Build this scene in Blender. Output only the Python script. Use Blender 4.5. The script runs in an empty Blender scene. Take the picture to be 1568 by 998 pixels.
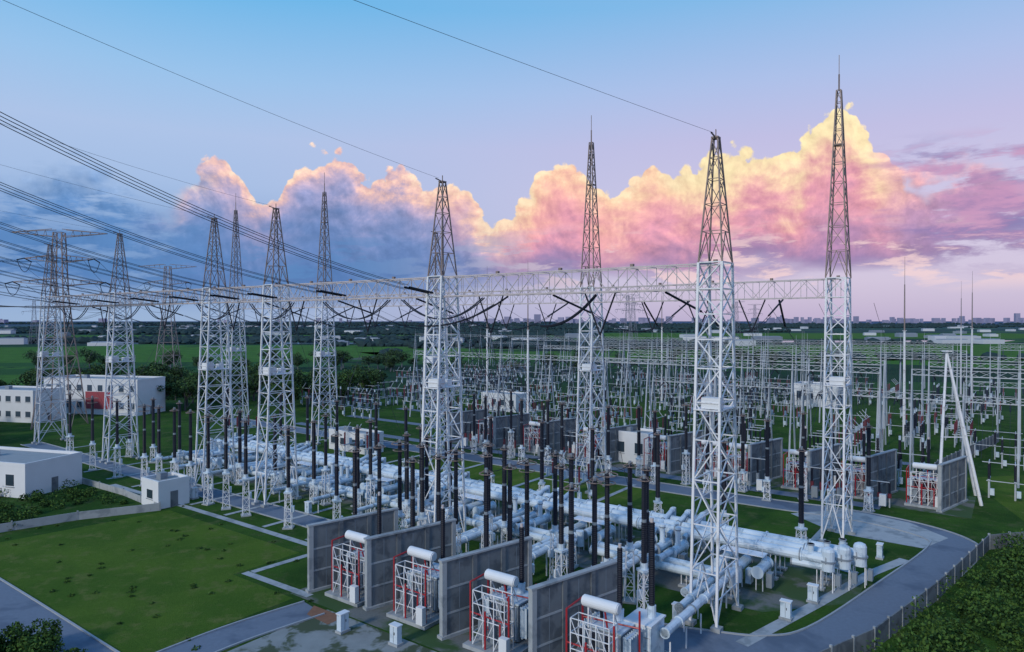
import bpy, math, random
import numpy as np
from mathutils import Vector
random.seed(7); rng=np.random.default_rng(7)
R=random.uniform
sc=bpy.context.scene
sc.view_settings.view_transform='Standard'; sc.view_settings.look='None'; sc.view_settings.exposure=0

def lin(c):
    o=[]
    for x in c:
        x/=255.0
        o.append(x/12.92 if x<=0.04045 else ((x+0.055)/1.055)**2.4)
    return (o[0],o[1],o[2],1)

# ------------------------------------------------------------ node helpers
class NT:
    def __init__(s,tree): s.t=tree; s.n=tree.nodes; s.l=tree.links
    def put(s,sock,val):
        if isinstance(val,bpy.types.NodeSocket): s.l.new(val,sock)
        else: sock.default_value=val
    def m(s,op,a,b=None,c=None,clamp=False):
        n=s.n.new('ShaderNodeMath'); n.operation=op; n.use_clamp=clamp
        for i,x in enumerate((a,b,c)):
            if x is not None: s.put(n.inputs[i],x)
        return n.outputs[0]
    def vm(s,op,a,b=None,scale=None,out=0):
        n=s.n.new('ShaderNodeVectorMath'); n.operation=op
        s.put(n.inputs[0],a)
        if b is not None: s.put(n.inputs[1],b)
        if scale is not None: s.put(n.inputs[3],scale)
        return n.outputs[out]
    def mix(s,f,a,b,mode='MIX'):
        n=s.n.new('ShaderNodeMix'); n.data_type='RGBA'; n.blend_type=mode
        s.put(n.inputs[0],f); s.put(n.inputs[6],a); s.put(n.inputs[7],b)
        return n.outputs[2]
    def ramp(s,f,stops,interp='LINEAR'):
        n=s.n.new('ShaderNodeValToRGB'); n.color_ramp.interpolation=interp
        e=n.color_ramp.elements
        while len(e)<len(stops): e.new(0.5)
        for i,(p,c) in enumerate(stops):
            e[i].position=p; e[i].color=c
        s.put(n.inputs[0],f); return n.outputs[0]
    def mr(s,v,a,b,c=0.0,d=1.0,smooth=True):
        n=s.n.new('ShaderNodeMapRange'); n.clamp=True
        n.interpolation_type='SMOOTHSTEP' if smooth else 'LINEAR'
        s.put(n.inputs[0],v)
        for i,x in enumerate((a,b,c,d)): s.put(n.inputs[i+1],x)
        return n.outputs[0]
    def noise(s,vec,scale,detail=4,rough=0.5,dist=0.0):
        n=s.n.new('ShaderNodeTexNoise')
        s.put(n.inputs['Vector'],vec); n.inputs['Scale'].default_value=scale
        n.inputs['Detail'].default_value=detail; n.inputs['Roughness'].default_value=rough
        n.inputs['Distortion'].default_value=dist
        return n.outputs[0]
    def voro(s,vec,scale,feature='F1',out=0):
        n=s.n.new('ShaderNodeTexVoronoi'); n.feature=feature
        s.put(n.inputs['Vector'],vec); n.inputs['Scale'].default_value=scale
        return n.outputs[out]

# ------------------------------------------------------------ world / sky
SUN_EL=math.radians(28); SUN_AZ=math.radians(220)
w=bpy.data.worlds.new("World"); sc.world=w; w.use_nodes=True
w.node_tree.nodes.clear(); T=NT(w.node_tree)
tc=T.n.new('ShaderNodeTexCoord'); d=T.vm('NORMALIZE',tc.outputs['Generated'])
sp=T.n.new('ShaderNodeSeparateXYZ'); T.l.new(d,sp.inputs[0])
x,y,z=sp.outputs
az=T.m('MULTIPLY',T.m('ARCTAN2',x,y),180/math.pi)
hyp=T.m('SQRT',T.m('ADD',T.m('MULTIPLY',x,x),T.m('MULTIPLY',y,y)))
v=T.m('DIVIDE',z,T.m('MAXIMUM',hyp,0.01))
L=[(0,(150,176,212)),(.03,(146,174,214)),(.11,(152,180,220)),(.25,(170,192,228)),(.33,(150,192,232)),(.45,(104,180,230)),(1,(84,148,216))]
Rr=[(0,(186,172,204)),(.05,(202,188,214)),(.12,(206,194,220)),(.25,(190,186,222)),(.33,(170,188,228)),(.45,(128,182,228)),(1,(92,150,216))]
skyL=T.ramp(v,[(p,lin(c)) for p,c in L]); skyR=T.ramp(v,[(p,lin(c)) for p,c in Rr])
clear=T.mix(T.mr(az,-30.,22.),skyL,skyR)
nish=T.n.new('ShaderNodeTexSky'); nish.sky_type='NISHITA'; nish.sun_disc=False
nish.sun_elevation=SUN_EL; nish.sun_rotation=SUN_AZ
nsc=T.vm('SCALE',nish.outputs[0],scale=0.008)
clear=T.mix(1.0,clear,nsc,'ADD')
tt=T.m('DIVIDE',T.m('ADD',az,40.0),80.0,clamp=True)
fc=T.n.new('ShaderNodeFloatCurve'); T.l.new(tt,fc.inputs[1])
tops=[(-40,.2),(-36,.205),(-33,.215),(-29,.19),(-26.3,.175),(-25,.202),(-22.6,.214),(-20.2,.178),(-18.2,.205),(-16.4,.243),(-14,.248),(-12.1,.218),(-10,.224),(-7.3,.20),(-4.6,.196),(-1.3,.162),(.9,.18),(3.1,.232),(4.6,.240),(6,.228),(7.4,.190),(9.6,.204),(11.7,.228),(14.3,.228),(16.8,.234),(19.8,.246),(22,.228),(23.6,.266),(25.8,.281),(27.4,.254),(28.6,.222),(30.5,.2),(32.5,.21),(35.2,.215),(37,.17),(40,.16)]
cv=fc.mapping.curves[0]; fc.mapping.use_clip=False
P=[((a+40)/80.0,h*3) for a,h in tops]
cv.points[0].location=P[0]; cv.points[1].location=P[-1]
for p in P[1:-1]: cv.points.new(*p)
for p in cv.points: p.handle_type='AUTO'
fc.mapping.update()
H=T.m('DIVIDE',fc.outputs[0],3.0)
warp=T.noise(d,9.0,2,0.5)
n1=T.noise(d,15.0,8,0.62,0.2)
off=T.vm('ADD',d,(0.004,0.0,0.008)); n1b=T.noise(off,15.0,8,0.62,0.2)
vo=T.voro(d,24.0); vo2=T.voro(T.vm('ADD',d,(.02,.3,.1)),62.0)
puff=T.m('ADD',T.m('MULTIPLY',T.m('SUBTRACT',0.42,vo),0.045),T.m('MULTIPLY',T.m('SUBTRACT',0.42,vo2),0.022))
disp=T.m('ADD',T.m('MULTIPLY',T.m('SUBTRACT',n1,0.5),0.075),puff)
dep=T.m('SUBTRACT',T.m('ADD',H,disp),v)
emb=T.m('ADD',T.m('MULTIPLY',T.m('SUBTRACT',n1,n1b),4.2),T.m('ADD',T.m('MULTIPLY',T.m('SUBTRACT',.40,vo2),.28),T.m('MULTIPLY',T.m('SUBTRACT',.40,vo),.35)))
cum=T.mr(az,-27.0,-24.0)
cumR=T.mr(az,32.5,28.5)
softness=T.m('ADD',0.006,T.m('MULTIPLY',T.m('SUBTRACT',1.0,T.m('MULTIPLY',cum,cumR)),0.05))
mask=T.mr(dep,0.0,softness)
mp=T.n.new('ShaderNodeMapping'); mp.inputs['Scale'].default_value=(1,1,4.0); T.l.new(d,mp.inputs[0])
ns=T.noise(mp.outputs[0],5.5,5,0.56,0.2)
ns2=T.noise(T.vm('ADD',mp.outputs[0],(3.1,1.7,.4)),11.0,6,0.62,0.2)
gap=T.mr(T.m('ADD',ns2,T.m('MULTIPLY',cum,0.35)),0.40,0.54)
gapR=T.mr(T.m('ADD',ns2,T.m('MULTIPLY',cumR,0.35)),0.38,0.52)
mask=T.m('MULTIPLY',mask,T.m('MULTIPLY',gap,gapR))
base=T.m('ADD',T.mr(az,-20.,10.,0.025,0.064),T.m('MULTIPLY',T.m('SUBTRACT',ns,0.5),0.07))
bm=T.mr(v,T.m('SUBTRACT',base,0.015),T.m('ADD',base,0.03))
mask=T.m('MULTIPLY',mask,bm)
dd=T.m('ADD',T.m('SUBTRACT',dep,T.m('MULTIPLY',emb,0.045)),T.m('MULTIPLY',T.m('SUBTRACT',ns,0.5),0.14))
dn=T.m('DIVIDE',dd,0.20,clamp=True)
def rp(st): return T.ramp(dn,[(p,lin(c)) for p,c in st])
cM=rp([(0,(255,224,200)),(.09,(244,200,192)),(.2,(198,180,208)),(.38,(154,160,204)),(.62,(120,142,192)),(1,(94,122,178))])
cR=rp([(0,(255,226,190)),(.1,(255,206,178)),(.26,(248,180,178)),(.5,(234,164,182)),(.75,(192,146,182)),(1,(150,128,174))])
cLL=rp([(0,(158,186,226)),(.3,(106,148,202)),(1,(70,116,178))])
cRR=rp([(0,(246,186,190)),(.25,(198,156,190)),(1,(138,128,176))])
azn=T.m('ADD',az,T.m('MULTIPLY',T.m('SUBTRACT',warp,0.5),16.0))
cc=T.mix(T.mr(azn,-28.,-22.),cLL,cM); cc=T.mix(T.mr(azn,-7.,3.),cc,cR); cc=T.mix(T.mr(azn,26.,31.),cc,cRR)
crown=T.m('MULTIPLY',T.m('MULTIPLY',T.mr(azn,8.,18.),T.mr(azn,29.,26.)),T.mr(dn,.5,.08))
cc=T.mix(T.m('MULTIPLY',crown,.85),cc,lin((255,238,188)))
sh=T.m('ADD',1.0,T.m('MULTIPLY',emb,0.34))
cc=T.vm('SCALE',cc,scale=sh)
bd=T.mr(v,base,T.m('ADD',base,0.06),0.9,0.0)
bcol=T.mix(T.mr(az,-12.,14.),lin((92,126,180)),lin((150,130,176)))
cc=T.mix(bd,cc,bcol)
col=T.mix(mask,clear,cc)
st=T.m('MULTIPLY',T.mr(ns2,0.5,0.6),T.m('MULTIPLY',T.mr(v,0.03,0.06),T.mr(v,0.15,0.09)))
stc=T.mix(T.mr(az,-15.,15.),lin((100,142,194)),lin((246,214,214)))
col=T.mix(T.m('MULTIPLY',st,0.75),col,stc)
lb=T.m('MULTIPLY',T.mr(az,6.,-25.),T.m('MULTIPLY',T.mr(v,0.0,0.07),T.mr(v,0.19,0.09)))
col=T.mix(T.m('MULTIPLY',lb,0.55),col,lin((84,130,188)))
ms=T.m('MULTIPLY',T.m('MULTIPLY',T.mr(az,26.,31.),T.mr(T.m('ADD',ns,T.m('MULTIPLY',T.m('SUBTRACT',ns2,.5),.7)),.43,.56)),T.m('MULTIPLY',T.mr(v,0.085,0.115),T.mr(v,0.24,0.195)))
msc=T.mix(T.mr(ns2,.42,.62),lin((128,120,174)),lin((200,152,190)))
col=T.mix(T.m('MULTIPLY',ms,.85),col,msc)
bg=T.n.new('ShaderNodeBackground'); T.l.new(col,bg.inputs[0]); bg.inputs[1].default_value=1.0
ow=T.n.new('ShaderNodeOutputWorld'); T.l.new(bg.outputs[0],ow.inputs[0])

sd=bpy.data.lights.new('sun','SUN'); sd.energy=2.0; sd.angle=math.radians(8); sd.color=(1,.91,.80)
so=bpy.data.objects.new('sun',sd); sc.collection.objects.link(so)
dirv=Vector((math.sin(SUN_AZ)*math.cos(SUN_EL),math.cos(SUN_AZ)*math.cos(SUN_EL),math.sin(SUN_EL)))
so.rotation_euler=dirv.to_track_quat('Z','Y').to_euler()

# ------------------------------------------------------------ camera
cd=bpy.data.cameras.new('camera'); cam=bpy.data.objects.new('camera',cd); sc.collection.objects.link(cam)
cam.location=(0,0,25); cam.rotation_euler=(math.radians(89.5),0,0); cd.lens=24; cd.sensor_width=36
cd.clip_end=20000; cd.clip_start=0.5; sc.camera=cam

# ------------------------------------------------------------ materials
def mat(name,c,rough=.6,metal=0,var=.15,scale=1.5,bump=0,c2=None,c2s=.3,c2t=(.5,.62),haze_tint=.6,spec=.5):
    m=bpy.data.materials.new(name); m.use_nodes=True; t=NT(m.node_tree)
    b=m.node_tree.nodes['Principled BSDF']; g=t.n.new('ShaderNodeNewGeometry'); p=g.outputs['Position']
    n=t.noise(p,scale,3,.6)
    f=t.m('ADD',1-var,t.m('MULTIPLY',n,2*var))
    base=t.vm('SCALE',c[:3],scale=f)
    if c2: base=t.mix(t.mr(t.noise(p,c2s,4,.6,.3),c2t[0],c2t[1]),base,(*c2[:3],1))
    if haze_tint:
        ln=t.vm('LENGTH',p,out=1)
        base=t.mix(t.mr(ln,110.,450.,0.,haze_tint,False),base,(.17,.23,.33,1))  # air haze painted into the base colour, growing with distance from the origin
    t.l.new(base,b.inputs['Base Color']); b.inputs['Roughness'].default_value=rough; b.inputs['Metallic'].default_value=metal
    b.inputs['Specular IOR Level'].default_value=spec
    if bump:
        bn=t.n.new('ShaderNodeBump'); bn.inputs['Strength'].default_value=bump; t.l.new(t.noise(p,scale*4,4,.7),bn.inputs['Height']); t.l.new(bn.outputs[0],b.inputs['Normal'])
    return m
M={}
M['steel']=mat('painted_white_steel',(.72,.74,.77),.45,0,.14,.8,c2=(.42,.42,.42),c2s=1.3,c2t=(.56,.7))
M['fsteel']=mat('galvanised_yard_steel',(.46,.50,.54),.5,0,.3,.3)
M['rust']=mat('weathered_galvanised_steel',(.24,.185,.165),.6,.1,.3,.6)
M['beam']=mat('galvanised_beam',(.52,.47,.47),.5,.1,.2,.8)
M['dark']=mat('black_silicone_insulator',(.010,.013,.024),.55,0,.2,2,spec=.25,haze_tint=.35)
M['wire']=mat('aluminium_conductor',(.025,.032,.05),.6,0,.1,1,spec=.2,haze_tint=.4)
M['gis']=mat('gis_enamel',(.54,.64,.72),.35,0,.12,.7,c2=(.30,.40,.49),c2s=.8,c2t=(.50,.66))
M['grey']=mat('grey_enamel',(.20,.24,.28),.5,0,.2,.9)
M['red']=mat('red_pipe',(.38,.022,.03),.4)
M['maroon']=mat('maroon_enamel',(.15,.025,.035),.4,haze_tint=.3)
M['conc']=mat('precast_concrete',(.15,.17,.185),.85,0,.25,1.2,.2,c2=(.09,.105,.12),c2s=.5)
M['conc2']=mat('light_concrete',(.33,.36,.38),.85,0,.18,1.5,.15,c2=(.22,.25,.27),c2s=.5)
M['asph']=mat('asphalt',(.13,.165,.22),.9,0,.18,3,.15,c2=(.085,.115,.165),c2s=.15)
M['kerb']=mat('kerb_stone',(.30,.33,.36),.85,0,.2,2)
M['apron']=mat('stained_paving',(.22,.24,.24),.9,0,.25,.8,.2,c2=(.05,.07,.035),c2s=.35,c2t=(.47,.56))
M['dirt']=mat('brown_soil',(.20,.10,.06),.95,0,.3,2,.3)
M['white']=mat('white_render',(.66,.69,.72),.7,0,.08,.6,haze_tint=.3)
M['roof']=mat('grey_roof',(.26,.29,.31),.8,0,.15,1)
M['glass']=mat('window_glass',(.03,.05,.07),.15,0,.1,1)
M['redw']=mat('red_wall_panel',(.30,.03,.04),.6,haze_tint=.3)
M['fol1']=mat('foliage_dark',(.020,.050,.013),.85,0,.5,.7,haze_tint=.12,spec=.15)
M['fol2']=mat('foliage_light',(.06,.12,.024),.85,0,.4,.9,haze_tint=.12,spec=.15)
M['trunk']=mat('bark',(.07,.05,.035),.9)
M['far']=mat('distant_trees_blue_green',(.014,.036,.030),.95,0,.4,.03,haze_tint=.10,spec=.05)
M['city']=mat('city_facades',(.26,.26,.38),.9,0,.3,.01,haze_tint=0)
M['water']=mat('pond_water',(.10,.15,.2),.12,0,.1,.1,haze_tint=0)
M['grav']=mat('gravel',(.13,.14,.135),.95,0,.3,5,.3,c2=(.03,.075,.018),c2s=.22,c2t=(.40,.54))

def grass_mat(name,a,b,c,lawn=False):
    m=bpy.data.materials.new(name); m.use_nodes=True; t=NT(m.node_tree); bs=m.node_tree.nodes['Principled BSDF']
    g=t.n.new('ShaderNodeNewGeometry'); p=g.outputs['Position']
    col=t.mix(t.mr(t.noise(p,.09,5,.62),.4,.62),(*a,1),(*b,1))
    col=t.mix(t.mr(t.noise(p,.4,6,.72),.5,.66),col,(*c,1))
    fine=t.m('ADD',.45,t.m('MULTIPLY',t.noise(p,2.6,6,.9),1.1))
    col=t.vm('SCALE',col,scale=fine)
    if not lawn:
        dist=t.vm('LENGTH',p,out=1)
        mp=t.n.new('ShaderNodeMapping'); mp.inputs['Scale'].default_value=(.005,.014,1); mp.inputs['Rotation'].default_value=(0,0,.35); t.l.new(p,mp.inputs[0])
        cell=t.voro(mp.outputs[0],1.0,'F1',1)
        s=t.n.new('ShaderNodeSeparateColor'); t.l.new(cell,s.inputs[0])
        fld=t.ramp(s.outputs[0],[(0,(.018,.055,.03,1)),(.3,(.03,.09,.03,1)),(.55,(.055,.15,.03,1)),(.8,(.025,.06,.04,1)),(.92,(.09,.12,.09,1))],'CONSTANT')
        fld=t.mix(t.mr(t.noise(p,.014,5,.7),.5,.6),fld,(.014,.04,.026,1))
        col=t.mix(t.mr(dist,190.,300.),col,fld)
        col=t.mix(t.mr(dist,600.,5500.,0.,.85,False),col,(.06,.10,.19,1))  # far ground turns blue: haze painted into its colour by distance
    t.l.new(col,bs.inputs['Base Color']); bs.inputs['Roughness'].default_value=.95
    bs.inputs['Specular IOR Level'].default_value=.05
    bn=t.n.new('ShaderNodeBump'); bn.inputs['Strength'].default_value=.6; bn.inputs['Distance'].default_value=.25
    t.l.new(t.noise(p,5,6,.88),bn.inputs['Height']); t.l.new(bn.outputs[0],bs.inputs['Normal'])
    return m
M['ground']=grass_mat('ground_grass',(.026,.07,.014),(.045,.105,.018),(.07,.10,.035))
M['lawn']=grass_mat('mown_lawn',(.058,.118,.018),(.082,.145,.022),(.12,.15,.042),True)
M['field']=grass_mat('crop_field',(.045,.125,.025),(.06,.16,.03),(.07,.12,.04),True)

# ------------------------------------------------------------ mesh builder
class MB:
    def __init__(s): s.V=[];s.F=[];s.I=[];s.mats=[]
    def mi(s,m):
        if m not in s.mats: s.mats.append(m)
        return s.mats.index(m)
    def strut(s,a,b,r,m='steel',n=4,r2=None,cap=False):
        if r2 is None: r2=r
        ax,ay,az_=a; dx=b[0]-ax; dy=b[1]-ay; dz=b[2]-az_
        l=math.sqrt(dx*dx+dy*dy+dz*dz)
        if l<1e-6: return
        dx/=l;dy/=l;dz/=l
        if abs(dz)<.9: px,py,pz=-dy,dx,0.
        else: px,py,pz=0.,-dz,dy
        q=math.sqrt(px*px+py*py+pz*pz); px/=q;py/=q;pz/=q
        qx=dy*pz-dz*py; qy=dz*px-dx*pz; qz=dx*py-dy*px
        i=s.mi(m); k=len(s.V); o=math.pi/4 if n==4 else 0
        for (bx,by,bz),rr in ((a,r),(b,r2)):
            for j in range(n):
                c=math.cos(o+2*math.pi*j/n)*rr; e=math.sin(o+2*math.pi*j/n)*rr
                s.V.append((bx+px*c+qx*e,by+py*c+qy*e,bz+pz*c+qz*e))
        for j in range(n):
            j2=(j+1)%n; s.F.append((k+j,k+j2,k+n+j2,k+n+j)); s.I.append(i)
        if cap:
            s.F.append(tuple(range(k+n-1,k-1,-1))); s.I.append(i); s.F.append(tuple(range(k+n,k+2*n))); s.I.append(i)
    def cyl(s,a,b,r,m,n=12,r2=None): s.strut(a,b,r,m,n,r2,True)
    def box(s,c,sz,m,ang=0):
        i=s.mi(m);k=len(s.V);ca=math.cos(ang);sa=math.sin(ang)
        for zz in (-.5,.5):
            for xx,yy in ((-.5,-.5),(.5,-.5),(.5,.5),(-.5,.5)):
                X=xx*sz[0];Y=yy*sz[1]; s.V.append((c[0]+X*ca-Y*sa,c[1]+X*sa+Y*ca,c[2]+zz*sz[2]))
        for f in ((3,2,1,0),(4,5,6,7),(0,1,5,4),(1,2,6,5),(2,3,7,6),(3,0,4,7)): s.F.append(tuple(k+j for j in f)); s.I.append(i)
    def lathe(s,c,prof,m,n=8):
        i=s.mi(m);k=len(s.V)
        for r,zz in prof:
            for j in range(n):
                t=2*math.pi*j/n; s.V.append((c[0]+r*math.cos(t),c[1]+r*math.sin(t),c[2]+zz))
        for a in range(len(prof)-1):
            for j in range(n):
                j2=(j+1)%n; s.F.append((k+a*n+j,k+a*n+j2,k+(a+1)*n+j2,k+(a+1)*n+j)); s.I.append(i)
        s.F.append(tuple(k+(len(prof)-1)*n+j for j in range(n))); s.I.append(i)
    def insul(s,c,h,r,m='dark',n=8,pitch=.16):
        k=max(3,int(h/pitch)); pr=[]
        for j in range(k):
            z0=h*j/k; pr+= [(r*.84,z0),(r,z0+h/k*.4),(r*.84,z0+h/k*.9)]
        s.lathe(c,pr,m,n)
    def ring(s,c,r,t,m,n=12):
        for j in range(n):
            a=2*math.pi*j/n;b=2*math.pi*(j+1)/n
            s.strut((c[0]+r*math.cos(a),c[1]+r*math.sin(a),c[2]),(c[0]+r*math.cos(b),c[1]+r*math.sin(b),c[2]),t,m,4)
    def wire(s,a,b,sag,r,m='wire',n=12,sides=3):
        pr=None
        for j in range(n+1):
            t=j/n; p=(a[0]+(b[0]-a[0])*t,a[1]+(b[1]-a[1])*t,a[2]+(b[2]-a[2])*t-4*sag*t*(1-t))
            if pr: s.strut(pr,p,r,m,sides)
            pr=p
    def mesh(s,name,smooth=False):
        me=bpy.data.meshes.new(name); me.from_pydata(s.V,[],s.F)
        for m in s.mats: me.materials.append(M[m])
        me.polygons.foreach_set('material_index',s.I)
        if smooth: me.polygons.foreach_set('use_smooth',[True]*len(s.F))
        me.update(); return me
    def obj(s,name,loc=(0,0,0),rot=0,smooth=False,parent=None): return inst(s.mesh(name,smooth),name,loc,rot,parent)
def inst(me,name,loc=(0,0,0),rot=0,parent=None):
    o=bpy.data.objects.new(name,me); o.location=loc; o.rotation_euler=(0,0,rot); sc.collection.objects.link(o)
    if parent: o.parent=parent
    return o
U=(.805,-.593); Vv=(.593,.805); A0=(17.1,57.4); RA=math.atan2(U[1],U[0]); RW=math.radians(-51.1)
def W(u,v,z=0.): return (A0[0]+u*U[0]+v*Vv[0],A0[1]+u*U[1]+v*Vv[1],z)
def add(p,q): return (p[0]+q[0],p[1]+q[1],p[2]+q[2])

# ------------------------------------------------------------ lattice
def lattice(mb,lv,rl,rb,m,xbrace=True):
    C=[]
    for (zz,hx,hy) in lv: C.append([(-hx,-hy,zz),(hx,-hy,zz),(hx,hy,zz),(-hx,hy,zz)])
    for i in range(len(lv)-1):
        for j in range(4):
            j2=(j+1)%4; a,b,c,e=C[i][j],C[i][j2],C[i+1][j],C[i+1][j2]
            mb.strut(a,c,rl,m)
            mb.strut(c,e,rb,m)
            if xbrace and rl>.12 and i<6 and j%2==1:
                q1=tuple((a[k]+c[k])/2 for k in range(3)); q2=tuple((b[k]+e[k])/2 for k in range(3)); mb.strut(q1,q2,rb*.7,m)
            if i==0 and xbrace:
                mid=tuple((c[k]+e[k])/2 for k in range(3)); mb.strut(a,mid,rb*1.2,m); mb.strut(b,mid,rb*1.2,m)
            elif xbrace and j%2==1: mb.strut(a,e,rb,m); mb.strut(b,c,rb,m)
            else: mb.strut(a if (i)%2 else b,e if (i)%2 else c,rb,m)
def column(tall):
    mb=MB(); hx=lambda z:1.1-.1*z/30; hy=lambda z:2.6-1.35*z/30
    zs=[.3,4.4,8.2,11.8,15.1,18.2,21,23.4,25.5,27.6,29.8]
    lattice(mb,[(z,hx(z),hy(z)) for z in zs],.14,.066,'steel')
    for sx in(-1,1):
        for sy in(-1,1): mb.box((sx*1.1,sy*2.6,.15),(.8,.8,.36),'conc2')
    mb.box((0,0,17.6),(2.3,4.0,.1),'steel'); mb.box((.2,-1.2,18.15),(1.5,1.1,.9),'white'); mb.box((-.2,.9,18.),(.9,.8,.7),'white')
    for q in(-1.1,1.1):
        mb.strut((q,-2,18.7),(q,2,18.7),.03,'steel'); mb.strut((q,-2,17.6),(q,-2,18.7),.03,'steel'); mb.strut((q,2,17.6),(q,2,18.7),.03,'steel')
    if not tall:
        zs=[29.8,32.4,34.7,36.8,38.6,40.2]; t=lambda z:(z-29.9)/10.3
        lattice(mb,[(z,1.0-.75*t(z),1.25-1.0*t(z)) for z in zs],.08,.038,'rust')
        mb.box((0,0,40.3),(.6,.7,.12),'rust'); mb.strut((0,0,40.3),(0,-1.1,40.5),.07,'rust'); mb.strut((0,0,40.3),(0,0,41.),.05,'rust')
    else:
        zs=[29.8,32.9,35.7,38.3,40.7,42.9,44.9,46.7,48.3,49.8,51.2]; t=lambda z:(z-29.9)/21.3
        lattice(mb,[(z,1.1-.88*t(z),1.2-.98*t(z)) for z in zs],.09,.042,'rust')
        mb.box((0,0,45),(1.,1.,.08),'rust'); mb.strut((0,0,51.2),(0,0,53),.09,'rust',6); mb.strut((0,0,53),(0,0,55.2),.045,'rust',4)
    return mb
mA=column(False).mesh('gantry_tower'); mB=column(True).mesh('gantry_tower_with_lightning_mast')
rowA=[(0,0),(-30.8,0),(-61.5,0),(-77,0),(-107.7,0),(-138.4,0)]
rowB=[(4,28.6),(-30.2,31.9),(-62,32.6),(-93.7,33.6),(-129.4,35.8)]
for u,v_ in rowA: inst(mA,'gantry_tower',W(u,v_),RA)
for i,(u,v_) in enumerate(rowB): inst(mA if i==2 else mB,'gantry_tower' if i==2 else 'gantry_tower_with_lightning_mast',W(u,v_),RA)
def beam(a,b,name='lattice_gantry_beam'):
    mb=MB(); L=math.hypot(b[0]-a[0],b[1]-a[1]); n=int(L/1.9); z0,z1,h=27.6,29.7,1.0
    for i in range(n):
        x0=L*i/n;x1=L*(i+1)/n
        for yy in(-h,h):
            for zz in(z0,z1): mb.strut((x0,yy,zz),(x1,yy,zz),.085,'beam')
            mb.strut((x0,yy,z0 if i%2 else z1),(x1,yy,z1 if i%2 else z0),.045,'beam'); mb.strut((x0,yy,z0),(x0,yy,z1),.035,'beam')
        for zz in(z0,z1):
            mb.strut((x0,-h,zz),(x0,h,zz),.035,'beam')
        mb.strut((x0,-h if i%2 else h,z0),(x1,h if i%2 else -h,z0),.035,'beam')
        if i%4==0: mb.box((x0,0,z1+.25),(.3,.3,.28),'rust')
    return mb.obj(name,(a[0],a[1],0),math.atan2(b[1]-a[1],b[0]-a[0]))
for row in (rowA,rowB):
    for p,q in zip(row[:-1],row[1:]): beam(W(*p),W(*q))
# ------------------------------------------------------------ conductors
mb=MB()
def incoming(s,d,rise,r=.03,quad=True,string=True):
    def pt(t): return (s[0]+d[0]*t,s[1]+d[1]*t,s[2]+rise*(.45*t+.55*t*t))
    offs=[(-.22,0,-.22),(.22,0,-.22),(.22,0,.22),(-.22,0,.22)] if quad else [(0,0,0)]
    t0=.1 if string else 0
    if string:
        for e in(-.25,.25): mb.strut(add(pt(0),(e,0,0)),add(pt(t0),(e,0,0)),.12,'dark',6)
    for o in offs:
        pr=None
        for j in range(25):
            p=add(pt(t0+(1.5-t0)*j/24),o)
            if pr: mb.strut(pr,p,r,'wire',3)
            pr=p
dC=(-20,-37)
for u in (-31.5,-46,-60,-69,-80,-92,-106,-122): incoming(W(u,-1.2,28),dC,8.5)
for (u,d_,r_) in ((0,(-25.4,-23.4),.4),(-30.8,(-20,-37),2.1),(-61.5,(-20,-37),4.4),(-77,(-20,-37),4.),(-107.7,(-20,-37),4)):
    incoming(W(u,-.6,40.6),d_,r_,.016,False,string=False)
for k,u in enumerate([-5,-11,-17,-24,-36,-43,-50,-57,-66,-72,-84,-92,-99,-114,-122,-130]):
    s=W(u,1.2,27.5); e=W(u+1.5,6.,25.8)
    if k%2==0:
        mb.strut(s,e,.11,'dark',6); t=W(u+2,26,25.5); mb.wire(e,t,2.0,.04,n=10); mb.wire(add(e,(.3,0,0)),add(t,(.3,0,0)),2.,.04,n=10); mb.strut(t,W(u+2.3,31,27.5),.11,'dark',6)
    else:
        for q in(-1.6,1.6): mb.strut(W(u+q,0,27.5),W(u,0,23.6),.085,'dark',6)
        mb.wire(W(u,0,23.6),W(u+R(-2,2),-6,12.6),.8,.025,n=8); mb.wire(W(u,0,23.6),W(u+R(-1,3),8,5),1.,.025,n=8)
for (u0,u1) in ((-36,-24),(-50,-38),(-66,-56),(-80,-70),(-96,-85),(-110,-98),(-130,-118)):
    for o in(0,.35): mb.wire(W(u0,-1.2+o,27.3),W(u1,-1.4+o,27.3),2.2,.07,'wire',12,4)
mb.wire(W(-19,2,24.4),W(-12,1,27.4),.9,.15,'dark',10,5); mb.wire(W(-33,-1.6,24.4),W(-21,-1,27.4),1.0,.1,'dark',10,5)
for u,v_ in ((-6,29.5),(-13,30),(-20,31),(-38,32),(-46,32),(-54,32.5),(-70,33),(-78,33),(-86,33.5),(-101,34),(-110,35),(-119,35)):
    for q in(-1.6,1.6): mb.strut(W(u+q,v_,27.5),W(u,v_,23.6),.085,'dark',6)
    mb.wire(W(u,v_,23.6),W(u+1,v_+8,6),1.,.025,n=8)
for u in (-3,-12,-21): mb.strut(W(u,30.5,27.4),W(u-1,37,24.2),.13,'dark',6); mb.wire(W(u-1,37,24.2),W(u-4,85,17),2.5,.035)
for u in range(-125,8,6): mb.wire(W(u,33,27),W(u-3,85,17.5),2.,.025)
for i in range(11): mb.wire(W(-25-i*.5,-1,26.5),W(-24+i*1.9,-5+R(-6,10),12.5),.6+.15*i,.02,n=10)
mb.obj('overhead_conductor')

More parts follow.
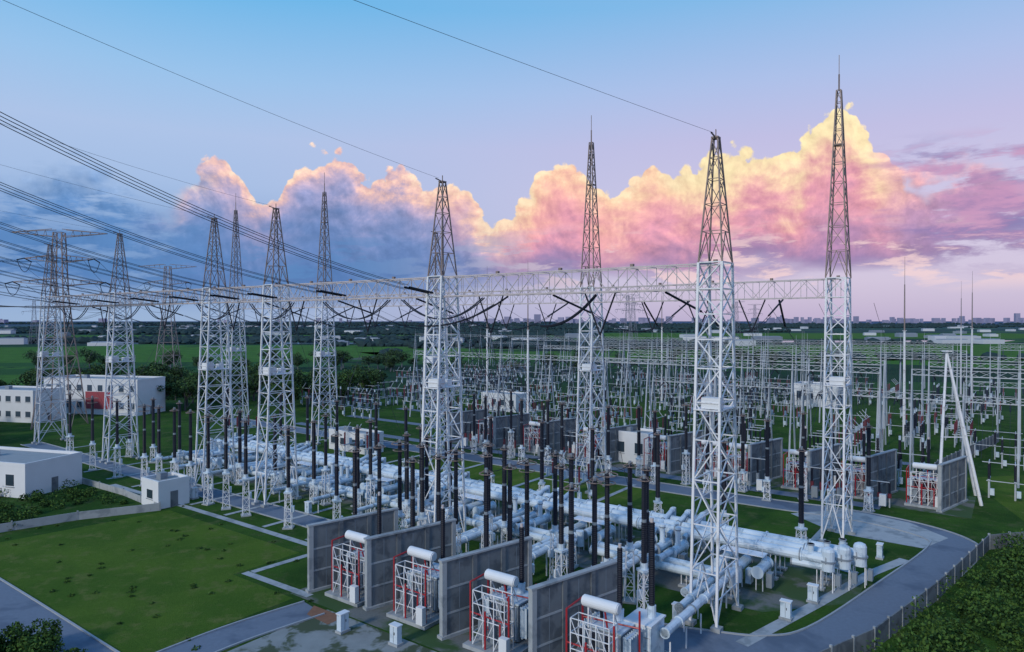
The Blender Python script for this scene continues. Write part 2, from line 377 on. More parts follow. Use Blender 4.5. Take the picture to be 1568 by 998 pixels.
# ------------------------------------------------------------ post insulators
def post(ped,h,ring,r=.23):
    b=MB()
    lattice(b,[(ped*k/4,.42-.1*k/4,.42-.1*k/4) for k in range(5)],.05,.03,'steel',False)
    b.box((0,0,.08),(1.2,1.2,.16),'conc2'); b.box((0,0,ped+.12),(.9,.9,.2),'gis'); b.cyl((0,0,ped+.2),(0,0,ped+.7),.3,'gis',10)
    b.box((.5,0,ped*.55),(.35,.5,.7),'gis')
    b.insul((0,0,ped+.7),h*.5,r); b.cyl((0,0,ped+.7+h*.5),(0,0,ped+.95+h*.5),r*.8,'grey',8); b.insul((0,0,ped+.95+h*.5),h*.5,r*.92)
    zt=ped+.95+h; b.cyl((0,0,zt),(0,0,zt+.35),.14,'grey',8)
    if ring:
        b.ring((0,0,zt-.1),.6*ring,.05,'rust')
        for q in range(4):
            t=q*math.pi/2; b.strut((0,0,zt+.3),(.6*ring*math.cos(t),.6*ring*math.sin(t),zt-.1),.03,'rust')
        if ring>1.2: b.ring((0,0,zt-.8),.48*ring,.045,'rust')
    return b
p1=post(4.6,6.6,1.0,.25).mesh('insulator_post'); p2=post(4.2,6.9,1.5,.25).mesh('insulator_post_with_corona_ring'); p3=post(2.6,7.6,.8,.3).mesh('bushing_post')
PO=[]
for k in range(4):
    u=-7.3-8.35*k
    for v_,m_,o in ((-11.3,p1,0),(-8.6,p1,.5),(-5.3,p2,0),(-1.2,p1,.4),(-5.6,p1,3.6),(2.4,p3,0)):
        PO.append((u+o+R(-.3,.3),v_+R(-.3,.3),m_))
for k in range(9):
    u=-41-8.9*k
    PO.append((u,-6.4,p2 if k%2 else p1))
    if k<6: PO.append((u+4,-6.2 if k>2 else 3,p1))
    PO.append((u+2,2.6,p3))
for k in range(14): PO.append((2-8.4*k,21+R(-1,1),p3))
for k in range(9): PO.append((5-8.3*k,43+R(-1,1),p1 if k%2 else p3)); PO.append((1-8.3*k,40.5+R(-.5,.5),p3))
for u,v_,m_ in PO: inst(m_,m_.name,W(u,v_),R(0,3))
mb=MB()
for k in range(3):
    for dz,v1,v2 in ((12.4,-11.3,-8.6),(12.4,-8.6,-5.3),(12.4,-5.3,-1.2)):
        u=-7.3-8.35*k; mb.wire(W(u,v1,dz),W(u+.3,v2,dz),.35,.035,n=6)
for k in range(4): mb.wire(W(-7-8.35*k,-5.3,12.4),W(-7-8.35*(k+1),-5.3,12.4),.6,.025,n=8)
mb.obj('equipment_jumper_wire')

# ------------------------------------------------------------ GIS
def gis():
    b=MB()
    def tube(a,c,r,m='gis',fl=2.6):
        b.cyl(a,c,r,m,12); L=math.dist(a,c); n=max(1,int(L/fl))
        for j in range(n+1):
            t=j/n; t2=min(1,t+.12/L) if j<n else t-.12/L
            p=[a[i]+(c[i]-a[i])*t for i in range(3)]; q=[a[i]+(c[i]-a[i])*t2 for i in range(3)]
            b.cyl(p,q,r*1.25,'grey' if j%3==1 else m,12)
    for yy,zz,rr,x0,x1 in ((4.6,1.5,.40,-98,2),(6.2,1.5,.40,-98,3),(11.5,2.9,.52,-96,6.5),(13.1,2.9,.52,-96,7.5),(14.7,2.9,.52,-96,8.5),(18.,1.3,.3,-90,1)):
        xs=x0
        while xs<x1-1:
            xe=min(x1,xs+16.7-(0 if rr>.5 else 2.4)); tube((xs,yy,zz),(xe,yy,zz),rr,fl=3.4)
            if rr<.5 and xe<x1: b.cyl((xe+.05,yy,zz-.5),(xe+.05,yy,zz+1.1),.42,'gis',12)
            xs+=16.7
        xx=x0+1
        while xx<x1:
            for q in(-.25,.25): b.strut((xx+q,yy,0),(xx+q,yy,zz-rr),.05,'steel')
            b.box((xx,yy,.1),(.9,.7,.18),'conc2'); xx+=4.2
    for yy in(11.5,13.1,14.7):
        e=6.5+(yy-11.5)*.67
        b.cyl((e,yy,1.9),(e,yy,3.7),.58,'gis',14); b.lathe((e,yy,3.7),[(.58,0),(.48,.22),(.25,.34),(.02,.38)],'gis',12); b.cyl((e,yy,2.7),(e,yy,2.85),.7,'grey',14)
        tube((e,yy,2.2),(e-3.2,yy-.2,2.2),.36); tube((e-1.5,yy,2.9),(e-1.5,yy,4.1),.28,fl=.8)
        for q in(-.5,.5):
            for s_ in(-.4,.4): b.strut((e+q,yy+s_,0),(e+q,yy+s_,1.9),.06,'steel')
        b.box((e+.9,yy,1.2),(.4,.6,1.),'grey')
    k=0; x=-94.
    while x<6:
        typ=k%2
        for ph in range(3):
            xx=x+ph*1.75+R(-.1,.1); yb=8.9+R(-.2,.2)
            b.cyl((xx,yb-1.6,1.9),(xx,yb+1.4,1.9),.46,'gis',14)
            for q in(-1.75,1.4): b.cyl((xx,yb+q,1.9),(xx,yb+q+.15,1.9),.58,'grey' if ph==1 else 'gis',14)
            for q in(-.3,.3): b.strut((xx+q,yb-1,0),(xx+q,yb-1,1.5),.06,'steel'); b.strut((xx+q,yb+1,0),(xx+q,yb+1,1.5),.06,'steel')
            b.box((xx+.85,yb-.6,1.1),(.5,.8,1.3),'grey' if ph!=1 else 'gis')
            if typ==0:
                tube((xx,4.,2.3),(xx,yb-1.4,2.1),.28); tube((xx,yb,2.3),(xx,yb,3.9),.26,fl=.9); b.lathe((xx,yb,3.9),[(.34,0),(.28,.2),(.02,.3)],'gis',10)
                tube((xx,yb+1.5,2.6),(xx,15.6,3.8),.26); b.cyl((xx,15.9,0),(xx,15.9,4.),.26,'gis',10)
            elif ph==1: b.box((xx,yb+.2,3.),(4.2,1.4,.07),'steel'); [b.strut((xx+q,yb-.5,3.),(xx+q,yb-.5,4.),.03,'steel') for q in(-2,-.7,.7,2)]; b.strut((xx-2,yb-.5,4),(xx+2,yb-.5,4),.03,'steel'); [b.strut((xx+q,yb+.8,0),(xx+q,yb+.8,3.),.05,'steel') for q in(-2,2)]
        for o,l in ((0,-1.2),(1.2,-5.3),(2.4,-10.8)):
            if x>-34 or o<1: tube((x+o,4.4,1.9+.3*o),(x+o,l,1.9+.3*o),.32 if x>-40 else .26,fl=2.4); [b.strut((x+o,l+1+q,0),(x+o,l+1+q,1.6),.07,'steel') for q in range(0,int(3.4-l),3)]
        k+=1; x+=8.35
    return b
gis().obj('gas_insulated_switchgear',W(0,0),RA)

# ------------------------------------------------------------ fire walls & reactors
def firewall(L=9.2,h=6.):
    b=MB(); b.box((0,L/2,h/2),(.26,L,h),'conc')
    for k in range(4): b.box((0,.2+(L-.4)*k/3,h/2+.04),(.44,.42,h+.1),'conc2' if k in(0,3) else 'conc')
    for z in(1.9,3.9): b.box((0,L/2,z),(.33,L-.1,.16),'conc2')
    for k in range(3):
        for z in (.95,2.9,4.95): b.box((0,.2+(L-.4)*(k+.5)/3,z),(.275,.05,1.7),'grey')
    b.box((0,L/2,h+.12),(.5,L+.2,.14),'conc2'); b.box((0,L/2,.12),(.7,L+.3,.24),'conc2')
    return b
fw=firewall().mesh('concrete_fire_wall')
for X,Y in ((-18.7,62.5),(-12.6,58.7),(-5.56,53.3),(1.3,47.8)): inst(fw,'concrete_fire_wall',(X,Y,0),RW)
def reactor(mr_='grey'):
    b=MB()
    b.box((0,0,.2),(4.4,5.4,.3),'conc2'); b.box((0,.9,1.9),(2.6,2.4,2.8),mr_); b.box((0,.9,3.36),(2.8,2.6,.12),'gis')
    for k in range(7): b.box((-1.33,-.1+k*.34,1.9),(.08,.08,2.5),'steel'); b.box((-1.1+k*.37,-.33,1.9),(.07,.08,2.5),'steel')
    for s_ in(-1,1):
        for k in range(9): b.box((s_*1.8,-.3+k*.3,2.1),(.6,.05,2.3),'gis')
        for z in(1.,3.2): b.cyl((s_*1.8,-.5,z),(s_*1.8,2.3,z),.08,'gis',6)
    for xx in(-1.5,-.5,.5,1.5):
        for yy in(-2.3,-1.2): b.strut((xx,yy,.35),(xx,yy,4.5),.045,'steel')
    for z in(1.3,2.4,3.5,4.5):
        for yy in(-2.3,-1.2): b.strut((-1.5,yy,z),(1.5,yy,z),.04,'steel')
        for xx in(-1.5,1.5): b.strut((xx,-2.3,z),(xx,-1.2,z),.04,'steel')
    for i in range(3): b.strut((-1.5+i,-2.3,.4),(-.5+i,-2.3,2.4),.03,'steel'); b.strut((-.5+i,-2.3,2.4),(-1.5+i,-2.3,4.5),.03,'steel')
    for xx in(-1.,0,1.): b.box((xx,-1.75,1.5),(.5,.5,1.6),'grey'); b.insul((xx,-1.75,2.4),1.3,.13)
    for xx,yy,h in((-2.,-2.0,4.9),(-2.,.2,5.),(1.75,-2.1,4.7),(2.2,.8,4.8),(-.2,-2.45,3.2),(1.2,-2.45,2.6)): b.cyl((xx,yy,.35),(xx,yy,h),.075,'red',6)
    b.cyl((-2.,-2.0,4.9),(-2.,.2,5.),.07,'red',6); b.cyl((-2.,-2.,2.6),(1.75,-2.1,2.6),.06,'red',6); b.cyl((-2.,.2,3.6),(2.2,.8,3.6),.06,'red',6)
    b.cyl((-1.35,-.7,5.25),(1.35,-.7,5.25),.40,'white',18)
    for s_ in(-1,1): b.cyl((s_*1.35,-.7,5.25),(s_*1.42,-.7,5.25),.33,'white',18); b.strut((s_*1.,-.7,3.4),(s_*1.,-.7,4.9),.07,'steel'); b.strut((s_*1.,.1,3.4),(s_*1.,-.7,4.9),.05,'steel')
    b.cyl((.3,-.3,3.4),(.3,-.7,4.9),.07,'red',6)
    b.cyl((.2,1.6,3.4),(.2,1.7,4.2),.32,'gis',10); b.insul((.2,1.7,4.2),4.4,.22); b.cyl((.2,1.7,8.6),(.2,1.7,8.9),.12,'beam'); b.insul((-1.,1.2,3.4),1.4,.14)
    b.box((1.7,-2.6,1.1),(.7,.45,1.4),'white')
    return b
rm=reactor().mesh('shunt_reactor'); rm2=reactor('maroon').mesh('shunt_reactor')
for X,Y in ((-13.6,62.5),(-7.2,58.1),(-.4,52.7),(6.6,47.8)): inst(rm,'shunt_reactor',(X,Y,0),RA)
for u in(12.5,4,-3.5,-12,-25,-37,-50,-61,-72): inst(fw,'concrete_fire_wall',W(u,48),RW)
for u in(10.6,2.6,-5.4,-14.5,-19,-28,-41,-53,-64): inst(rm2,'shunt_reactor',W(u,51.5),RA)
b=MB()
for u in np.arange(-72,6,3.6):
    for v_ in(46.2,54,57.5):
        if R(0,1)<.5: continue
        X,Y,_=W(u+R(-1,1),v_+R(-1,1)); h=R(3,4.6); m_=random.choice(['maroon','grey','gis','maroon','grey'])
        for q in(0,1.,2.): b.cyl((X+q,Y-q*.7,0),(X+q,Y-q*.7,1.3),.09,'fsteel',6); b.cyl((X+q,Y-q*.7,1.3),(X+q,Y-q*.7,h*.6),.24,m_,8); b.insul((X+q,Y-q*.7,h*.6),h*.45,.17,'dark',6)
        b.box((X+1,Y-1.6,1.1),(.8,.6,1.5),'white' if R(0,1)<.5 else 'grey',RA)
        b.cyl((X,Y,h*1.07),(X+2,Y-1.4,h*1.07),.06,'fsteel',6)
b.obj('medium_voltage_switchgear')

b=MB(); b.box((0,0,1.7),(2.,2.3,3.4),'gis'); b.box((0,0,3.46),(2.2,2.5,.12),'white')
for k in range(5): b.box((-.9+k*.45,-1.18,1.7),(.06,.06,3.2),'steel')
for k in range(3): b.box((0,-1.16,.8+k*.9),(1.9,.04,.05),'grey')
b.cyl((.4,.3,3.5),(.4,.3,4.4),.32,'gis'); b.insul((.4,.3,4.4),6,.25); b.cyl((.4,.3,10.4),(.4,.3,10.7),.14,'beam')
b.obj('cable_terminal_cabinet',(9.6,49.2,0),RA)
b=MB(); b.box((0,0,.1),(1.,.7,.2),'conc2'); b.box((0,0,.85),(.8,.5,1.3),'gis'); b.box((0,0,1.54),(.92,.62,.08),'white'); b.box((0,-.26,.85),(.03,.02,1.2),'grey'); b.box((.1,-.27,.95),(.05,.03,.2),'dark')
kb=b.mesh('marshalling_kiosk')
for u,v_ in ((-29,-10),(-20,-10.4),(-12,-10),(-35,-14),(-44,-1),(-53,-1.2),(-62,3),(5,3),(6,8),(-2,-3),(2,20),(-18,-19.5),(-23,-20.5),(-8,-19.3),(9,24),(-72,-6)): inst(kb,'marshalling_kiosk',W(u,v_),RA+(math.pi/2 if R(0,1)<.4 else 0))

# ------------------------------------------------------------ ground, roads
def sheet(name,pts,z,m):
    me=bpy.data.meshes.new(name); me.from_pydata([(p[0],p[1],z) for p in pts],[],[tuple(range(len(pts)))]); me.materials.append(M[m])
    o=inst(me,name)
    if me.polygons[0].normal.z<0: me.flip_normals()
    return o
sheet('ground',[(-9000,-300),(9000,-300),(9000,14000),(-9000,14000)],0,'ground')
FLD=[(-620,380,-110,640),(-60,420,120,560),(200,430,560,700),(-260,250,-120,330),(-700,900,-100,1150),(150,900,900,1300)]
for a,b_,c,e in FLD: sheet('crop_field',[(a,b_),(c,b_+30),(c+40,e),(a-60,e-30)],.03,'field')
sheet('pond_water',[(-560,700),(-150,720),(-120,760),(-620,770)],.05,'water'); sheet('pond_water',[(300,760),(560,780),(620,840),(280,820)],.05,'water')
def smooth(pts,n=6):
    out=[]
    for i in range(len(pts)-1):
        p0=pts[max(0,i-1)];p1=pts[i];p2=pts[i+1];p3=pts[min(len(pts)-1,i+2)]
        for j in range(n):
            t=j/n; out.append(tuple(.5*((2*p1[k])+(-p0[k]+p2[k])*t+(2*p0[k]-5*p1[k]+4*p2[k]-p3[k])*t*t+(-p0[k]+3*p1[k]-3*p2[k]+p3[k])*t**3) for k in(0,1)))
    out.append(tuple(pts[-1][:2])); return out
def ribbon(name,pts,wd,z,m,kerb=True,sm=True,km='kerb'):
    if sm: pts=smooth(pts)
    else: pts=[p[:2] for p in pts]
    l=[];r=[];nn=[]
    for i,p in enumerate(pts):
        a=pts[max(0,i-1)];c=pts[min(len(pts)-1,i+1)]; dx=c[0]-a[0];dy=c[1]-a[1];q=math.hypot(dx,dy);n=(-dy/q,dx/q); nn.append(n)
        l.append((p[0]+n[0]*wd/2,p[1]+n[1]*wd/2));r.append((p[0]-n[0]*wd/2,p[1]-n[1]*wd/2))
    b=MB(); i=b.mi(m); k=len(pts)
    b.V=[(x,y,z) for x,y in r]+[(x,y,z) for x,y in l]
    for j in range(k-1): b.F.append((j,j+1,k+j+1,k+j)); b.I.append(i)
    if kerb:
        ik=b.mi(km)
        for side,sg in((l,1),(r,-1)):
            k0=len(b.V)
            for (p,n) in zip(side,nn):
                ox,oy=n[0]*sg*.16,n[1]*sg*.16
                b.V+=[(p[0],p[1],0.0),(p[0],p[1],.12),(p[0]+ox,p[1]+oy,.12),(p[0]+ox,p[1]+oy,0.)]
            for j in range(k-1):
                for q in range(3):
                    a=k0+j*4+q; b.F.append((a,a+1,a+5,a+4)); b.I.append(ik)
    return b.obj(name)
ribbon('perimeter_road',[(3,54.5),(10,54),(15,52.4),(19.8,51.4),(25.3,53.2),(36.5,63),(47.2,73.),(49.6,77.5),(47.5,83),(42,88.5),W(-10,39),W(-60,39),W(-140,40)],4.6,.012,'asph')
sheet('road_junction',[(38,80),(45,74.5),(50,78),(49,84),(44,90),(36,88)],.016,'conc2')
ribbon('service_road',[W(-140,-3),W(-90,-3.2),W(-50,-3.2),W(-34,-3.5)],3.4,.010,'asph')
ribbon('lawn_side_road',[W(-120,-35.5),W(-60,-35.),W(-34,-35),W(-10,-35)],4.2,.010,'asph')
ribbon('cross_road',[W(-29.6,-33),W(-29.6,-26),W(-28.6,-19)],3.4,.016,'asph')
ribbon('footpath',[W(-41,-17.8),W(-31,-17.6)],.8,.02,'conc2',False,False)
ribbon('footpath',[W(-40.5,-17.3),W(-40,-9)],.8,.024,'conc2',False,False)
ribbon('footpath',[W(-90,-9),W(-60,-8.8),W(-36,-8.8)],.9,.028,'conc2',False,False)
ribbon('footpath',[(17.7,52.4),(27,60),(35.5,67.2),(41,71)],1.1,.03,'conc2',False,False)
ribbon('footpath',[(34,67),(31,71),(28,74)],.8,.034,'conc2',False,False)
for k in range(12): ribbon('cable_trench_cover',[W(-36-8.35*k,3),W(-36-8.35*k,-8)] if k>0 else [W(-12,20),W(-12,37)],.7,.038,'conc2',False,False)
for k in range(9): ribbon('cable_trench_cover',[W(2-14*k,20),W(2-14*k,38)],.7,.042,'conc2',False,False)
ribbon('cable_trench_cover',[W(-100,19.8),W(4,19.8)],.8,.046,'conc2',False,False)
for v_ in(24.,46.,62,80): ribbon('service_road',[W(-120,v_),W(6,v_)],2.6,.012,'grav' if v_<30 else 'asph',False,False)
sheet('lawn',[W(-69,-11),W(-41.5,-11),W(-41.5,-18.8),W(-31.8,-18.8),W(-31.8,-32.7),W(-72,-32.7)],.004,'lawn')
sheet('lawn',[W(-66,36.5),W(-22,36.5),W(-22,26.5),W(-66,26.5)],.004,'lawn')
sheet('lawn',[W(-80,64),W(-10,64),W(-10,78),W(-80,78)],.004,'lawn')
sheet('lawn',[(62,80),(110,82),(130,118),(72,108)],.004,'lawn')
sheet('paved_apron',[W(-27.4,-18.5),W(-27.4,-33),W(-3,-33),W(2,-18.5)],.006,'apron')
sheet('equipment_yard_paving',[W(-33,-18.3),W(1.5,-18.3),W(1.5,-9.5),W(-33,-9.5)],.009,'grav')
sheet('gravel_bed',[W(-100,3.2),W(3,3.2),W(9,10),W(9,17),W(-100,19.5)],.008,'grav')
sheet('bare_soil',[W(-29,-18.7),W(-25,-18.7),W(-25,-20.4),W(-28,-20.2)],.022,'dirt')
sheet('gravel_bed',[W(-75,47),W(16,47),W(16,60),W(-75,60)],.007,'grav')

def fence(pts,h=1.9,name='concrete_perimeter_fence',mp='conc',step=2.5):
    b=MB()
    for p,q in zip(pts[:-1],pts[1:]):
        L=math.dist(p[:2],q[:2]); n=max(1,int(L/step)); ang=math.atan2(q[1]-p[1],q[0]-p[0])
        for i in range(n):
            t=(i+.5)/n; c=(p[0]+(q[0]-p[0])*t,p[1]+(q[1]-p[1])*t); b.box((c[0],c[1],h/2-.05),(L/n-.18,.1,h-.1),mp,ang)
            t=i/n; c=(p[0]+(q[0]-p[0])*t,p[1]+(q[1]-p[1])*t); b.box((c[0],c[1],h/2+.03),(.17,.17,h+.06),'conc2',ang)
    return b.obj(name)
fence([(12,41),(20.5,47.2),(27.5,51.6),(38,60.8),(52,74.2),(60,76),(110,74)],1.7)
fence([(58,98),(70,112),(100,140)],2.0)
fence([W(-70,-11.8),W(-74,-20),W(-77,-33)],1.1,'low_boundary_wall','conc2',6)
fence([W(-70,-11.8),W(-82,-11),W(-110,-12)],1.0,'low_boundary_wall','conc2',6)

# ------------------------------------------------------------ buildings
def building(name,loc,rot,sx,sy,h,wins=4,floors=1,wall='white',roof='roof',door=True,red=None):
    e=bpy.data.objects.new(name,None); e.location=loc; e.rotation_euler=(0,0,rot); sc.collection.objects.link(e)
    b=MB(); b.box((0,0,h/2),(sx,sy,h),wall); b.obj('walls',parent=e)
    b=MB(); b.box((0,0,h+.04),(sx-.5,sy-.5,.1),roof)
    for s_ in(-1,1): b.box((0,s_*(sy/2-.1),h+.25),(sx+.1,.25,.5),wall); b.box((s_*(sx/2-.1),0,h+.25),(.25,sy-.35,.5),wall)
    b.box((-sx*.2,0,h+.5),(1.2,1.,.9),'grey'); b.obj('roof_parapet',parent=e)
    b=MB(); fh=h/floors
    for f in range(floors):
        for i in range(wins):
            xx=-sx/2+sx*(i+.5)/wins
            for s_ in(-1,1): b.box((xx,s_*(sy/2+.01),fh*(f+.55)),(min(1.5,sx/wins*.55),.06,fh*.36),'glass'); b.box((xx,s_*(sy/2+.05),fh*(f+.33)),(min(1.7,sx/wins*.62),.14,.08),'conc2')
    b.obj('windows',parent=e)
    if door: b=MB(); b.box((sx*.5+.03,0,1.05),(.08,1.,2.1),'conc'); b.obj('door',parent=e)
    if red: b=MB(); b.box((sx*.1,-sy/2-.1,h*.42),(sx*.28,.15,h*.5),'redw'); b.obj('red_panel',parent=e)
    return e
building('white_guard_house',(-47.2,92.8,0),RA,4.6,4.2,3.2,1)
building('white_office_building',(-75,102,0),RA+.35,17,9,4.4,3)
building('two_storey_building',(-124,172,0),RA+.4,18,9,7.4,6,2)
building('long_control_building',(-111,186,0),RA+.4,30,10,9,9,2,red=True)
building('relay_room',(-30,131,0),RA,11,4,3.4,4)
building('relay_room',(22,121,0),RA,7,5,5.,2)
building('relay_room',(-2,190,0),RA,12,6,4.4,4)
building('relay_room',(90,200,0),RA,12,8,6,4)
building('relay_room',(69,82.5,0),RA,8,5,3.2,2)

b=MB()
b.cyl((63.2,91.7,0),(60.2,94.5,20.6),.22,'steel',8,.15); b.cyl((57.6,92,0),(60.2,94.5,20.6),.2,'steel',8,.15); b.cyl((66,97,0),(60.2,94.5,20.6),.18,'steel',8,.14)
b.strut((61.6,93.1,9),(58.9,93.3,9),.08,'steel'); b.box((60.2,94.5,20.7),(.9,.9,.2),'steel'); b.obj('steel_a_frame_pole')
def rod(h):
    b=MB(); b.cyl((0,0,0),(0,0,h*.6),.3,'steel',8,.2); b.cyl((0,0,h*.6),(0,0,h*.85),.15,'rust',6,.1); b.cyl((0,0,h*.85),(0,0,h),.05,'rust',5,.03); b.box((0,0,h*.6),(.6,.6,.1),'steel'); b.box((0,0,.1),(1,1,.2),'conc2'); return b.mesh('lightning_rod_mast')
rmh=rod(38)
for X,Y in((80.5,140),(150,228),(3.5,150),(122,181),(-6,165),(190,250),(45,205),(-20,210)): inst(rmh,'lightning_rod_mast',(X,Y,0))

# ------------------------------------------------------------ far yard portals
def portal(n=4,w_=14,h=17):
    b=MB(); S='fsteel'
    for i in range(n+1):
        x=i*w_
        for s_ in(-1,1): b.cyl((x,s_*2.1,0),(x,0,h),.17,S,6,.12)
        b.strut((x,-1.3,h*.38),(x,1.3,h*.38),.06,S); b.cyl((x,0,h),(x,0,h+3.5),.06,S,4,.03)
    k=int(n*w_/1.8)
    for i in range(k):
        x0=n*w_*i/k;x1=n*w_*(i+1)/k
        for yy,zz in((-.45,h-.9),(.45,h-.9),(0,h)): b.strut((x0,yy,zz),(x1,yy,zz),.06,S)
        b.strut((x0,-.45,h-.9),(x1,0,h) ,.035,S); b.strut((x0,0,h),(x1,.45,h-.9),.035,S)
    for i in range(n):
        for f in(.22,.5,.78):
            x=(i+f)*w_; b.strut((x,-.2,h-.9),(x,-2.2,h-1.8),.1,'dark',5); b.strut((x,.2,h-.9),(x,2.2,h-1.8),.1,'dark',5)
            b.wire((x,-2.2,h-1.8),(x,-9,4.8),.8,.025,n=4); b.wire((x,2.2,h-1.8),(x,2.2+20,h-1.8),1.5,.03,n=5)
    return b
pm=portal().mesh('substation_portal_frame'); pm2=portal(3,12,13).mesh('busbar_portal_frame')
for v_ in(72,96,124,156,192,232):
    for k in range(-5,2):
        u=k*56+R(-6,6)+(v_*.05)
        X,Y,_=W(u,v_)
        if Y<100 or X<-70 or X/Y>.95 : continue
        if R(0,1)<(.55 if X<-30 else .15): continue
        inst(pm,'substation_portal_frame',(X,Y,0),RA)
        if R(0,1)<.35: inst(pm2,'busbar_portal_frame',W(u+R(0,10),v_+9),RA)
for (X,Y) in ((52,122),(30,145)): inst(pm2,'busbar_portal_frame',(X,Y,0),RA)
def disc(var):
    b=MB()
    for i in range(3):
        x=i*3.
        for yy in(-1.3,1.3):
            b.cyl((x,yy,0),(x,yy,2.5),.12,'fsteel',6); b.insul((x,yy,2.6),2.2,.17,'dark' if var!=1 else 'maroon',6,.36)
        b.box((x,0,2.55),(.3,3.4,.16),'fsteel')
        if var==0: b.cyl((x,-1.5,4.9),(x,1.5,4.9),.07,'fsteel',6)
        if var==1: b.cyl((x,-1.3,4.9),(x,0,6.4),.06,'fsteel',6); b.cyl((x,0,2.6),(x,0,3.6),.28,'gis',8)
        if var==2: b.cyl((x,0,2.6),(x,0,3.8),.32,'grey' if i%2 else 'gis',8); b.insul((x,0,3.8),3.,.21,'dark',6,.36); b.cyl((x,0,6.8),(x,0,7.4),.18,'gis',6)
        b.box((x+.4,-1.9,1.),(.5,.4,.9),'gis')
    b.cyl((-.8,-1.3,5.),(7,-1.3,5.),.06,'fsteel',6); b.strut((-.3,-1.3,2.4),(6.3,-1.3,2.4),.07,'fsteel')
    return b
dm=[disc(0).mesh('disconnect_switch'),disc(1).mesh('pantograph_switch'),disc(2).mesh('live_tank_circuit_breaker')]
for v_ in [26]+list(np.arange(62,215,8.2)):
    if 66<v_<77: pass
    u=-190.
    while u<30:
        u+=R(9.5,15)
        X,Y,_=W(u,v_)
        if X<-62 or X/Y>.85 or Y<84 or R(0,1)<.36+.2*(v_>130): continue
        if v_==26 and R(0,1)<.5: continue
        m_=random.choice(dm); inst(m_,m_.name,(X,Y,0),RA+(math.pi/2 if R(0,1)<.25 else 0))

# ------------------------------------------------------------ transmission towers
def pylon(h):
    b=MB(); s=h/46
    lv=[(0,4.2,4.2),(6,3.6,3.6),(11.5,3.1,3.1),(16.5,2.6,2.6),(21,2.15,2.15),(25,1.8,1.8),(29,1.5,1.5),(32.5,1.3,1.3),(36,1.2,1.2),(39.5,1.1,1.1),(43,1.,1.),(45.5,.9,.9)]
    lattice(b,[(z*s,x*s,y*s) for z,x,y in lv],.15,.07,'rust')
    for z,l in((33,10),(38.5,7.5),(44.5,10.5)):
        for sg in(-1,1):
            tip=(sg*l*s,0,(z+.9)*s)
            for yy in(-1,1):
                b.strut((sg*1.1*s,yy*s,z*s),tip,.1,'rust'); b.strut((sg*1.1*s,yy*s,(z+1.7)*s),tip,.1,'rust')
            for f in(.2,.4,.6,.8):
                q0=(sg*(1.1+(l-1.1)*f)*s,(1-f)*s,(z+.9*f)*s); q1=(q0[0],-(1-f)*s,q0[2]); q2=(q0[0],0,(z+1.7-.8*f)*s); b.strut(q0,q1,.05,'rust'); b.strut(q0,q2,.05,'rust'); b.strut(q1,q2,.05,'rust')
            if z<44:
                b.strut(tip,(tip[0],-3,tip[2]-.6),.14,'dark',5); b.strut(tip,(tip[0],3,tip[2]-.6),.14,'dark',5); b.wire((tip[0],-3,tip[2]-.6),(tip[0],3,tip[2]-.6),2.6,.08,n=8)
    return b.mesh('transmission_tower')
py=pylon(46)
inst(py,'transmission_tower',(-106,160,0),.15); inst(py,'transmission_tower',(-131,260,0),.1); inst(py,'transmission_tower',(-490,700,0),.3)
for X,Y in((110,620),(95,560),(250,760),(-60,640),(320,900),(-300,900)): inst(py,'transmission_tower',(X,Y,0) ,.2)
b=MB()
for zz,l in((33.3,10),(38.8,7.5)):
    for sg in(-1,1):
        for yy in(-.25,.25):
            p=(-106+sg*l,160-3,zz); b.wire(p,(-190+sg*l,60,zz+6),5,.045,n=16); b.wire((-106+sg*l,163,zz),(-131+sg*l,257,zz),6,.045,n=16)
            b.wire(p,W(-110+sg*l,2,28),2.,.035,n=14)
for i in range(5): b.wire((-160,110+i*9,33+i*1.5),W(-75-i*9,-1,28-.3*i),3,.045,n=16)
for i in range(4): b.wire((-131+R(-9,9),262,38),(-490+R(-9,9),700,40),14,.06,n=16)
b.obj('transmission_line_wire')

# ------------------------------------------------------------ vegetation
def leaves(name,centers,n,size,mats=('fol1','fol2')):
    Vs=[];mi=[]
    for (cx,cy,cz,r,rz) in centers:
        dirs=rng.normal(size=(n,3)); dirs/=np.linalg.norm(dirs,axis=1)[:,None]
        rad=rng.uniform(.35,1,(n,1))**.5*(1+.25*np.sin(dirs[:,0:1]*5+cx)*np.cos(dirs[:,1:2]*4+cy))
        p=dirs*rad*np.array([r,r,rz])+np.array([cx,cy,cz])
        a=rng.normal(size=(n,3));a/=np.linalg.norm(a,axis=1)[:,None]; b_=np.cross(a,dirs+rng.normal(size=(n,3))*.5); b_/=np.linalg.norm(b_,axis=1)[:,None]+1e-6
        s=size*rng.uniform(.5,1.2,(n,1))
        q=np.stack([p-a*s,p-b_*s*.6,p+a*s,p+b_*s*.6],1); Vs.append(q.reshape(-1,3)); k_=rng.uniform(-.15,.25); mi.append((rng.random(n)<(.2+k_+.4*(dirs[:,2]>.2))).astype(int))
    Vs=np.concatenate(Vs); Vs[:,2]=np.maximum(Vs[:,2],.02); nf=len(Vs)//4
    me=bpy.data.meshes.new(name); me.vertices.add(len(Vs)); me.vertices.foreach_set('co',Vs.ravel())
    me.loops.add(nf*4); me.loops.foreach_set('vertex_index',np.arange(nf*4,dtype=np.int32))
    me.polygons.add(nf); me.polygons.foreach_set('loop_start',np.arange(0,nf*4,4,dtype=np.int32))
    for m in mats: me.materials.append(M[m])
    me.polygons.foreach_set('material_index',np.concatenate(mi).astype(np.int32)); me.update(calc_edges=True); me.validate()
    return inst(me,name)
cs=[]
